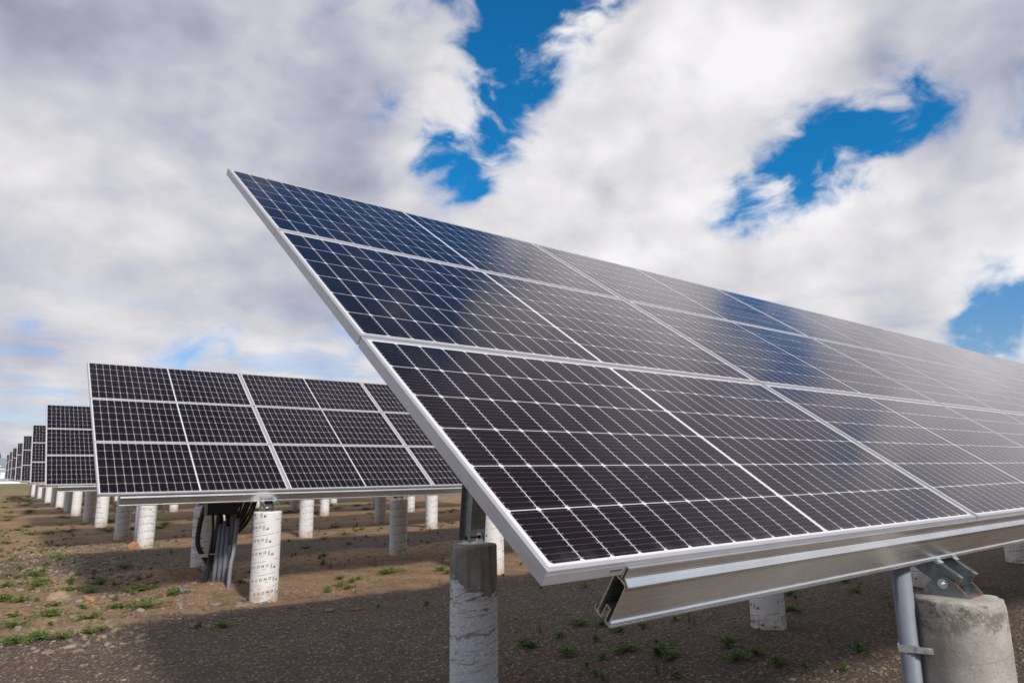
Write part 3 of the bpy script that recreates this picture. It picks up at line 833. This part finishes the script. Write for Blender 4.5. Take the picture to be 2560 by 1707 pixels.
def print_mesh(top):
    b = MB(); r = RP + .0016
    def wrap(sig, t):                       # sig along the spiral, t across it
        a = sig/RP
        return (r*math.cos(a), r*math.sin(a), sig*(PITCH/(2*math.pi*RP)) + t)
    def glyph(ch, sig, t, h, mi=0):
        vs, fs = GL[ch]
        k = b.verts([wrap(sig + x*h, t + y*h) for x, y in vs])
        if b.v[k][2] > top-.03 or b.v[k][2] < .01:
            del b.v[k:]; return
        for f in fs: b.face([k+i for i in f], mi=mi)
    def bar(s0, s1, t0, t1, mi=1):
        n = max(1, int((s1-s0)/.012)); 
        for i in range(n):
            a, c = s0+(s1-s0)*i/n, s0+(s1-s0)*(i+1)/n
            q = [wrap(a, t0), wrap(c, t0), wrap(c, t1), wrap(a, t1)]
            if q[2][2] > top-.012 or q[0][2] < .005: continue
            k = b.verts(q); b.face([k, k+1, k+2, k+3], mi=mi)
    L = .5003; total = (top/PITCH + 1)*2*math.pi*RP
    k = -1
    while k*L < total:
        s = k*L + .12
        for i, ch in enumerate('ECONO'): glyph(ch, s + i*.052, .010, .030)
        for i in range(7): bar(s+.244, s+.272-.004*(i % 3), .028-.0075*i, .0325-.0075*i)
        glyph('O', s+.258, .042, .010, 1)
        glyph('M', s+.298, -.024, .027)
        for i in range(9): bar(s+.290+i*.0085, s+.295+i*.0085, .010, .0125)
        for i in range(4): bar(s+.152+i*.011, s+.160+i*.011, -.0165, -.0085)
        bar(s+.000, s+.009, -.022, -.010); bar(s+.045, s+.053, -.021, -.011)
        bar(s+.030, s+.105, -.0345, -.0325)
        k += 1
    return b.mesh('lettering', [M['ink'], M['ink_pale']])

FTOP, RTOP = GROUND_DROP - .2640, GROUND_DROP + Z_REAR - .001
ME_pf = post_mesh(FTOP, M['paper']); ME_pr = post_mesh(RTOP, M['paper'])
ME_pc = post_mesh(FTOP, M['concrete'], rough_rim=.012, r=.142); ME_pt = post_mesh(RTOP, M['torn'], rough_rim=.006)
ME_lf, ME_lr = print_mesh(FTOP), print_mesh(RTOP)
ORD = ['first', 'second', 'third', 'fourth', 'fifth']
AORD = ['foreground', 'second', 'third', 'fourth', 'fifth', 'sixth', 'seventh', 'eighth', 'farthest']
def add_post(ai, pi, rear):
    ax, ay, az = ARR_POS[ai]
    x = ax + (U_BACK if ai else U_POST)[pi]; y = ay + (Y_REAR if rear else .050)
    z = az - GROUND_DROP
    if ai == 0 and not rear and pi == 0:
        o = put('concrete_post', ME_pc, None, (1.90, 0.03, z), (0, 0, 2.4))
        return tag(o, 'bare pale concrete post with chipped rim under the foreground array hinge at lower right', 'post', 'round posts carrying the solar arrays')
    if ai == 0 and rear and pi == 0:
        o = put('concrete_post', ME_pt, None, (x, y, z), (0, 0, 0.6))
        return tag(o, 'stained concrete post with torn white paper strips under the foreground array strut', 'post', 'round posts carrying the solar arrays')
    o = put('concrete_post', ME_pr if rear else ME_pf, None, (x, y, z))
    if ai <= 3: put('lettering', ME_lr if rear else ME_lf, o)
    rot = random.uniform(0, 6.28)
    if ai == 1 and pi == 0 and not rear: rot = ECONO_ROT
    o.rotation_euler = (0, 0, rot)
    if ai == 1 and pi == 0 and not rear:
        l = 'sunlit white post printed with ECONO beside the hanging cables under the second array'
    else:
        where = 'foreground array' if ai == 0 else ('%s array counting from the front' % AORD[ai] if ai < 8 else 'farthest array')
        l = '%s post, %s from left, %s row, %s' % ('shaded paper-wrapped' if rear else 'sunlit white', ORD[pi], 'back' if rear else 'front', where)
    return tag(o, l, 'post', 'round posts carrying the solar arrays')
ECONO_ROT = -0.042
for ai in range(9):
    for pi in range(4 if ai < 5 else 3):
        for rear in (False, True):
            if ai == 0 and not rear and pi > 0: continue
            add_post(ai, pi, rear)

# ------------------------------------------------------------------ pipe strapped to the near post
def bez(pts, n=8):
    """smooth polyline through points (Catmull-Rom)"""
    P = [Vector(p) for p in pts]; P = [P[0]*2-P[1]] + P + [P[-1]*2-P[-2]]; out_ = []
    for i in range(1, len(P)-2):
        for k in range(n):
            t = k/n
            out_.append(0.5*((2*P[i]) + (P[i+1]-P[i-1])*t + (2*P[i-1]-5*P[i]+4*P[i+1]-P[i+2])*t*t + (3*P[i]-P[i-1]-3*P[i+1]+P[i+2])*t**3))
    out_.append(P[-2]); return out_
PX, PY = 1.768, .150
b = MB(); b.tube([(0, 0, -.30), (0, 0, 1.235)], .0315, 28)
pipe = put('conduit', b.mesh('conduit', M['pvc']), None, (PX, PY, -1.34))
tag(pipe, 'thick grey plastic pipe standing against the bare concrete post at lower right', 'pipe')
b = MB()
for zc in (.905, .914):
    pts = [(.0335*math.cos(a), .0335*math.sin(a), zc) for a in np.linspace(0.6, 5.9, 24)]
    b.tube(pts, .0045, 8)
b.box((-.034, -.0375, .898), (.030, -.0330, .921))
b.box((.020, -.0420, .899), (.070, -.0375, .920))
st = put('strap', b.mesh('strap', M['steel']), pipe, rot=(0, 0, -1.15))
b = MB(); b.cyl((.055, -.048, .9095), (.055, -.041, .9095), .0075, 12)
put('screw', b.mesh('screw', M['steel']), st)

# ------------------------------------------------------------------ wiring under the second array
ex, ey, ez = 0.136, 7.706, 0.03
gz_ = lambda x, y: ground_z(x, y)
# combiner box hung below the rafter
bx = empty('combiner_box', (1.77, 9.02, -.31), 'dark electrical box hung under the second array above the grey conduits', 'electrical box')
b = MB(); b.box((-.20, -.09, 0), (.20, .09, .42)); put('body', b.mesh('body', M['box']), bx)
b = MB(); b.box((-.185, -.104, .015), (.185, -.0915, .405)); put('door', b.mesh('door', M['box']), bx)
def pipe_thing(name, pts, r, mat, label, cat, group=None, seg=12):
    p0 = Vector(pts[0])
    b = MB(); b.tube([Vector(p)-p0 for p in pts], r, seg)
    o = put(name, b.mesh(name, mat), None, p0)
    return tag(o, label, cat, group)
def gpt(x, y): return (x, y, ground_z(x, y)-.06)
GRP = 'conduits rising to the electrical box'
x0, y0 = 1.80, 9.05
pipe_thing('conduit', [gpt(1.745, 9.10), (1.80, 9.10, -.44)], .029, M['pvc'], 'leftmost straight grey conduit of the bundle below the electrical box', 'conduit', GRP)
pipe_thing('conduit', [gpt(1.800, 9.06), (1.84, 9.06, -.40)], .029, M['pvc'], 'second grey conduit from left in the bundle below the electrical box', 'conduit', GRP)
pipe_thing('conduit', [gpt(1.856, 9.02), (1.880, 9.02, -.47)], .031, M['pvc'], 'third grey conduit of the bundle below the electrical box, brightest at its foot', 'conduit', GRP)
pipe_thing('conduit', [(1.925, 8.98, -.72), (1.925, 8.98, -.16)], .034, simple('dull_grey_pipe', (0.10, 0.105, 0.10), 0.6), 'dull dark grey pipe dropping from the electrical box in front of the cable loops', 'conduit', GRP)
pipe_thing('conduit', bez([gpt(1.835, 8.70), (1.85, 8.70, -.95), (1.885, 8.74, -.80), (1.93, 8.78, -.36)], 6), .025, M['pvc'], 'thin grey conduit with a kink, rightmost of the bundle and nearest the lettered post', 'conduit', GRP)
pipe_thing('flexible_conduit', bez([(1.60, 9.20, -.20), (1.56, 9.25, -.45), (1.57, 9.3, -.72), (1.68, 9.3, -.92), (1.74, 9.2, -1.05)], 8), .033, M['black'], 'bent black flexible hose at the left of the conduits', 'hose')
pipe_thing('flexible_conduit', bez([(1.78, 9.10, -.30), (1.765, 9.15, -.60), (1.72, 9.2, -.95), gpt(1.64, 9.22)], 8), .040, M['black'], 'thick black hose slanting down into the dirt beside the grey conduits', 'hose')
cb = empty('cable_bundle', (2.1, 9.1, -.1), 'bundle of dark red-brown cables looping down from the second array', 'cable bundle')
rc = random.Random(3)
for i in range(11):
    w = .06 + .024*i + rc.uniform(-.02, .02); d = .17 + .036*i + rc.uniform(-.03, .03)
    c0 = Vector((1.92 + rc.uniform(-.03, .03), 9.1+rc.uniform(-.05, .05), -.08))
    dy_ = rc.uniform(-.04, .04)
    pts = [c0 + Vector((-w*.35, 0, .12)), c0 + Vector((-w*.30, 0, -d*.55)), c0 + Vector((w*rc.uniform(.0, .25), dy_, -d*1.06)), c0 + Vector((w*.78, dy_, -d*rc.uniform(.66, .8))), c0 + Vector((w*1.18, 0, -d*.2)), c0 + Vector((w*1.25, 0, .12))]
    b = MB(); b.tube([p-Vector((2.1, 9.1, -.1)) for p in bez(pts, 7)], .0145, 8)
    put('cable', b.mesh('cable', M['cable'] if i % 3 else M['black']), cb)
for i, (xx, yy, zt) in enumerate(((1.70, 9.16, -.30), (1.90, 9.12, -.30), (1.97, 9.08, -.25))):
    b = MB(); b.tube([Vector(q)-Vector((2.1, 9.1, -.1)) for q in bez([(xx, yy, zt), (xx+.02, yy+.02, zt-.25), (xx-.015, yy-.01, zt-.6), (xx-.04, yy, ground_z(xx, yy)-.03)], 6)], .018, 8)
    put('cable', b.mesh('cable', M['black']), cb)
sp = empty('conduit_clamp', (1.75, 9.05, -.86), 'horizontal steel strut clamping the conduits and hoses below the electrical box', 'pipe clamp')
b = MB(); b.box((-.24, .12, -.012), (.16, .145, .020)); put('bar', b.mesh('bar', M['steel']), sp)
b = MB()
for x in (-.16, -.02, .07, .14): b.box((x-.045, .06, .022), (x+.03, .115, .034))
put('clip', b.mesh('clip', M['steel']), sp)
# green earth wire at the lettered post
pxe, pye = ex + U_BACK[0], ey + .05
pipe_thing('earth_wire', bez([(pxe+.05, pye-.03, -.10), (pxe+.11, pye-.055, -.145), (pxe+.155, pye-.040, -.215), (pxe+.172, pye-.012, -.27), (pxe+.178, pye+.035, -.45), (pxe+.178, pye+.035, -1.02), (pxe+.178, pye-.028, -1.14), (pxe+.178, pye-.028, -1.22), (pxe+.178, pye+.03, -1.36)], 6), .0042, M['green'],
           'thin green wire running from the hinge down the side of the lettered post', 'wire', seg=8)
# extra conduit and wire on the front post of the third array
ax3, ay3, az3 = ARR_POS[2]
pipe_thing('conduit', [gpt(ax3+U_BACK[0]-.205, ay3-.02), (ax3+U_BACK[0]-.205, ay3-.02, -.05)], .030, M['pvc'], 'grey conduit fixed to the left side of the first sunlit post of the third array', 'conduit')
pipe_thing('earth_wire', [gpt(ax3+U_BACK[0]+.170, ay3+.02), (ax3+U_BACK[0]+.170, ay3+.02, -.15)], .006, M['green'], 'green wire down the right side of the first sunlit post of the third array', 'wire', seg=6)

# ------------------------------------------------------------------ weeds
WEEDS = [(0.39,14.25,2.0),(0.17,13.60,1.0),(-0.28,18.82,2.0),(-0.11,12.06,2.0),(-0.47,10.88,2.0),(-0.13,10.71,2.0),(0.60,10.47,1.3),(0.28,10.98,1.0),(1.16,12.32,1.6),(0.93,9.43,2.2),(0.22,10.09,1.5),(0.38,9.79,1.5),(1.18,8.76,1.5),(0.49,8.45,1.2),(0.76,8.22,2.2),(0.22,8.07,1.5),(-0.12,8.45,2.0),(-0.44,8.02,1.6),(-0.52,9.81,1.5),(-0.34,9.65,1.3),(0.13,7.19,1.2),(-0.45,7.13,1.6),(-0.28,7.22,1.4),(-0.13,7.11,1.0),(-0.05,9.10,0.8),(-0.44,8.71,0.8),(1.21,6.49,1.0),(0.21,8.72,0.8),(4.21,8.83,2.4),(6.33,15.24,1.8),(3.41,8.75,0.9),(3.18,8.25,1.0),(3.12,7.88,1.2),(3.60,8.54,0.7),(3.44,8.39,0.8),(2.84,7.81,0.6),(5.01,8.57,1.2),(4.86,8.14,1.2),(4.61,13.24,1.6),(5.46,13.08,1.0),(4.30,11.54,1.0),(3.80,10.40,0.9),(5.52,14.54,1.0),(7.10,17.62,1.6),(10.38,16.97,1.8),(10.15,16.34,1.2),(7.07,16.22,1.0),(7.41,16.58,1.2),(6.81,12.93,0.7),(6.83,12.11,0.8),(5.53,5.82,0.8),(4.03,4.31,1.2),(4.16,4.13,1.2),(4.11,3.84,1.0),(4.46,3.87,0.6),(3.51,4.03,0.6),(3.12,4.04,1.0),(3.11,3.94,0.8),(3.19,3.56,1.2),(3.29,3.25,1.0),(3.64,3.29,1.4),(3.77,3.08,1.6),(3.73,2.93,1.0),(3.66,3.70,0.6),(4.42,2.85,1.2),(4.09,2.54,1.2),(4.34,2.52,0.9),(4.25,2.27,0.7),(2.95,2.97,0.6),(3.36,2.55,0.8),(7.11,3.88,1.0),(6.26,3.33,1.4),(8.44,3.86,1.0),(7.81,3.41,0.8),(5.06,2.04,1.2),(4.18,2.23,0.7),(4.27,2.07,0.8),(4.37,1.79,0.8)]
# clumps distinct enough to be single plants, by index above
SINGLE = {28: 'bright green weed clump alone on the sunlit dirt between lettered post and stained concrete post',
          14: 'long sprawling green weed patch on sunlit dirt in front of the conduits',
          9: 'wide dark green weed patch at the sunlit edge of the shadow left of the conduits',
          12: 'small green weed by a grey stone just left of the conduits',
          16: 'broad green weed patch at far left in front of the biggest tan rock',
          21: 'low green weed patch at the lower left edge where the dirt meets the gravel',
          0: 'green weed clump in sun on the dirt at left, level with the third array post',
          8: 'weed clump inside the shadow at left, behind the second array shadow edge',
          61: 'largest dark weed clump in the shade beneath the open end of the foreground rail',
          71: 'leafy weed in shade just right of the paper-wrapped post beneath the foreground rail',
          64: 'broad-leaved weed in deep shade right of the largest dark clump',
          29: 'low bright green weed in front of the second post of the third array',
          51: 'upright weed in shade directly under the open rail end'}
def weed(bm, x, y, s, rnd, dry=False):
    """sprawling rosette: stems fan out and carry pairs of folded leaves"""
    near = math.hypot(x+.86, y+1.03) < 6
    R0 = .115*s; tall = .045 + .03*s*(rnd.random()+.3)
    if near: R0 *= .55; tall *= .85
    ang0 = rnd.random()*6.28; asp = rnd.uniform(.45, .8)
    nst = int(9 + 9*s)
    for i in range(nst):
        a = rnd.random()*6.283; L = R0*(rnd.random()**.6)*1.15
        ex_, ey_ = math.cos(a)*L, math.sin(a)*L*asp
        dx_, dy_ = ex_*math.cos(ang0*0)-ey_*0, ey_
        h = tall*(1.1-.75*L/(R0*1.15))*rnd.uniform(.5, 1.25)
        nl = 4 + int(5*rnd.random())
        sp_ = [Vector((x + dx_*t, y + dy_*t, ground_z(x + dx_*t, y + dy_*t) + h*math.sin(t*1.9)*.9 + .004)) for t in (0, .35, .7, 1.0)]
        bm.tube(sp_, [.0026*(.6+.4*s), .0022, .0018, .001], 4)
        for k in range(nl):
            t = (k+1)/nl
            cx_ = x + dx_*t + rnd.gauss(0, .008*s); cy_ = y + dy_*t + rnd.gauss(0, .008*s)
            cz = ground_z(cx_, cy_) + h*math.sin(t*1.9)*.9 + .006
            la = a + (1 if k % 2 else -1)*rnd.uniform(.5, 1.5)
            ll = rnd.uniform(.014, .034)*(.75+.25*s)*(.7 if near else 1.0); lw = ll*rnd.uniform(.35, .6)
            tilt = rnd.uniform(.1, 1.0)
            d = Vector((math.cos(la)*math.cos(tilt), math.sin(la)*math.cos(tilt), math.sin(tilt)))
            sd = Vector((-math.sin(la), math.cos(la), rnd.uniform(-.3, .3)))
            c = Vector((cx_, cy_, cz))
            q = bm.verts([c, c + d*ll*.5 + sd*lw - Vector((0,0,.002)), c + d*ll + Vector((0,0,-ll*.25)), c + d*ll*.5 - sd*lw - Vector((0,0,.002)), c + d*ll*.52 + Vector((0,0,.003))])
            mi = 1 if dry else 0
            bm.face([q, q+1, q+4], mi=mi); bm.face([q+1, q+2, q+4], mi=mi); bm.face([q+2, q+3, q+4], mi=mi); bm.face([q+3, q, q+4], mi=mi)
rw = random.Random(5)
mass = MB()
for i, (x, y, s) in enumerate(WEEDS):
    if i in SINGLE:
        b = MB(); weed(b, x, y, s*1.15, rw)
        zz = ground_z(x, y); b.v = [(p[0]-x, p[1]-y, p[2]-zz) for p in b.v]
        tag(put('weed', b.mesh('weed', [M['leaf'], M['leaf_dry']]), None, (x, y, zz)), SINGLE[i], 'weed', 'weed clumps on the dirt')
    else:
        weed(mass, x, y, s, rw, rw.random() < .2)
for _ in range(230):                       # seedlings and thin sprouts too many to count
    if rw.random() < .55: x, y = rw.gauss(0.0, .8), rw.uniform(6.6, 24)
    else: x, y = rw.uniform(2, 10), rw.uniform(2.2, 22)
    weed(mass, x, y, rw.uniform(.15, .5), rw, rw.random() < .45)
for _ in range(70):
    if rw.random() < .5: x, y = rw.gauss(0.2, .9), rw.uniform(6.8, 20)
    else: x, y = rw.uniform(2.6, 8), rw.uniform(2.0, 14)
    for k in range(rw.randint(3, 8)):
        a = rw.random()*6.283; h = rw.uniform(.05, .16); l = h*rw.uniform(.1, .6)
        gx, gy = x+rw.gauss(0, .02), y+rw.gauss(0, .02); g0 = ground_z(gx, gy)
        mass.tube([(gx, gy, g0-.01), (gx+math.cos(a)*l*.4, gy+math.sin(a)*l*.4, g0+h*.65), (gx+math.cos(a)*l, gy+math.sin(a)*l, g0+h)], [.0025, .002, .0008], 4, mi=1)
for _ in range(300):
    x, y = rw.uniform(-3, 14), rw.uniform(20, 62)
    weed(mass, x, y, rw.uniform(1.0, 3.2), rw, rw.random() < .55)
tag(put('weeds', mass.mesh('weeds', [M['leaf'], M['leaf_dry']])), None, None, kind='stuff')

# ------------------------------------------------------------------ single rocks
def rock(x, y, sx, sy, sz, mat, label, seed):
    import bmesh
    bm = bmesh.new(); bmesh.ops.create_icosphere(bm, subdivisions=3, radius=1.0)
    for v in bm.verts:
        n1 = noise.noise(v.co*1.3 + Vector((seed, 0, 0))); n2 = noise.noise(v.co*4 + Vector((0, seed, 0)))
        v.co *= 1 + .35*n1 + .10*n2
        v.co = Vector((v.co.x*sx, v.co.y*sy, max(-.3, v.co.z)*sz))
    me = bpy.data.meshes.new('rock'); bm.to_mesh(me); bm.free(); me.materials.append(mat)
    o = put('rock', me, None, (x, y, ground_z(x, y)+sz*.15), (0, 0, seed))
    return tag(o, label, 'rock', 'loose rocks on the dirt')
rock(0.05, 9.62, .16, .12, .075, M['rock'], 'biggest tan rock lying on the dirt at left in front of the shadow', 1.3)
rock(0.33, 9.14, .075, .05, .05, M['rock_orange'], 'small orange rock on the dirt right of the biggest tan rock', 2.1)
rock(0.07, 10.76, .055, .05, .05, M['rock_orange'], 'small round orange-tan stone behind the biggest tan rock', 4.4)
rock(1.31, 8.83, .085, .06, .04, M['rock_grey'], 'flat grey stone beside the weed left of the conduits', 3.2)
rock(1.72, 15.25, .13, .10, .12, M['rock_orange'], 'orange clod leaning on the foot of the first sunlit post of the third array', 5.5)
rock(1.70, 7.50, .12, .07, .025, M['rock'], 'flat tan stone at the foot of the lettered post', 6.1)

# ------------------------------------------------------------------ far edge of the field
ZB = base_z(258) - .2
bd = empty('building', (3.2, 262, ZB), 'grey-blue and white building far away at the left edge beyond the farthest array', 'building')
b = MB(); b.box((-26, 0, 0), (1.6, 14, 5.0)); put('wall', b.mesh('wall', M['siding']), bd)
b = MB(); b.prism([(-.6, 4.9), (7, 7.6), (14.6, 4.9), (14.6, 5.15), (7, 7.9), (-.6, 5.15)], lambda p, x: Vector((x, p[0], p[1])), -26.6, 2.1)
put('roof', b.mesh('roof', M['roof']), bd)
b = MB(); b.box((-2.4, -.12, 1.5), (.9, -.01, 3.4)); b.box((-26, -.16, 4.3), (1.7, -.01, 4.75)); put('trim', b.mesh('trim', M['trim']), bd)
b = MB(); b.prism([(-2.2, 4.76), (.6, 4.76), (-.8, 5.75)], lambda p, y: Vector((p[0], y, p[1])), -.35, -.02); put('gable', b.mesh('gable', M['trim']), bd)
for z in (1.75, 2.65):
    b = MB(); b.box((-1.05, -.16, z), (-.15, -.125, z+.5)); put('window', b.mesh('window', M['window']), bd)
b = MB(); b.box((-40, 0, -.3), (11, .25, .55))
tag(put('low_wall', b.mesh('low_wall', M['trim']), None, (3, 236, base_z(236))), 'low white wall along the far edge of the field before the building', 'wall')
def tree(x, y, h, w, label, seed):
    rt = random.Random(seed)
    z = base_z(y) - .2
    t = empty('tree', (x, y, z), label, 'tree', 'trees behind the building')
    b = MB(); b.tube([(0,0,0), (.05,0,h*.35), (0,.1,h*.75)], [.22, .16, .05], 8)
    for k in range(6):
        a = k*1.05; b.tube([(0,0,h*(.3+.06*k)), (math.cos(a)*w*.5, math.sin(a)*w*.5, h*(.45+.07*k))], [.07, .02], 5)
    put('trunk', b.mesh('trunk', M['bark']), t)
    c = MB()
    for _ in range(1500):
        zz = rt.random(); rad = w*(1-zz)**.7*(.35+.65*rt.random()**.5)*(.8+.3*math.sin(zz*23))
        a = rt.random()*6.28
        p = Vector((math.cos(a)*rad, math.sin(a)*rad, h*(.22+.80*zz)))
        d = Vector((rt.gauss(0,1), rt.gauss(0,1), rt.gauss(0,.6))).normalized(); e = d.orthogonal().normalized()
        s = rt.uniform(.15, .34)
        q = c.verts([p-d*s, p+e*s*.5, p+d*s, p-e*s*.5]); c.face([q, q+1, q+2, q+3])
    put('crown', c.mesh('crown', M['crown']), t)
tree(2.4, 282, 9.6, 1.6, 'taller dark conifer standing behind the building at the left edge', 1)
tree(4.6, 284, 7.6, 2.6, 'lower rust-tinted tree just right of the conifer behind the building', 2)
tree(-2.5, 286, 8.4, 2.8, 'green tree left of the conifer behind the building, cut by the picture edge', 3)
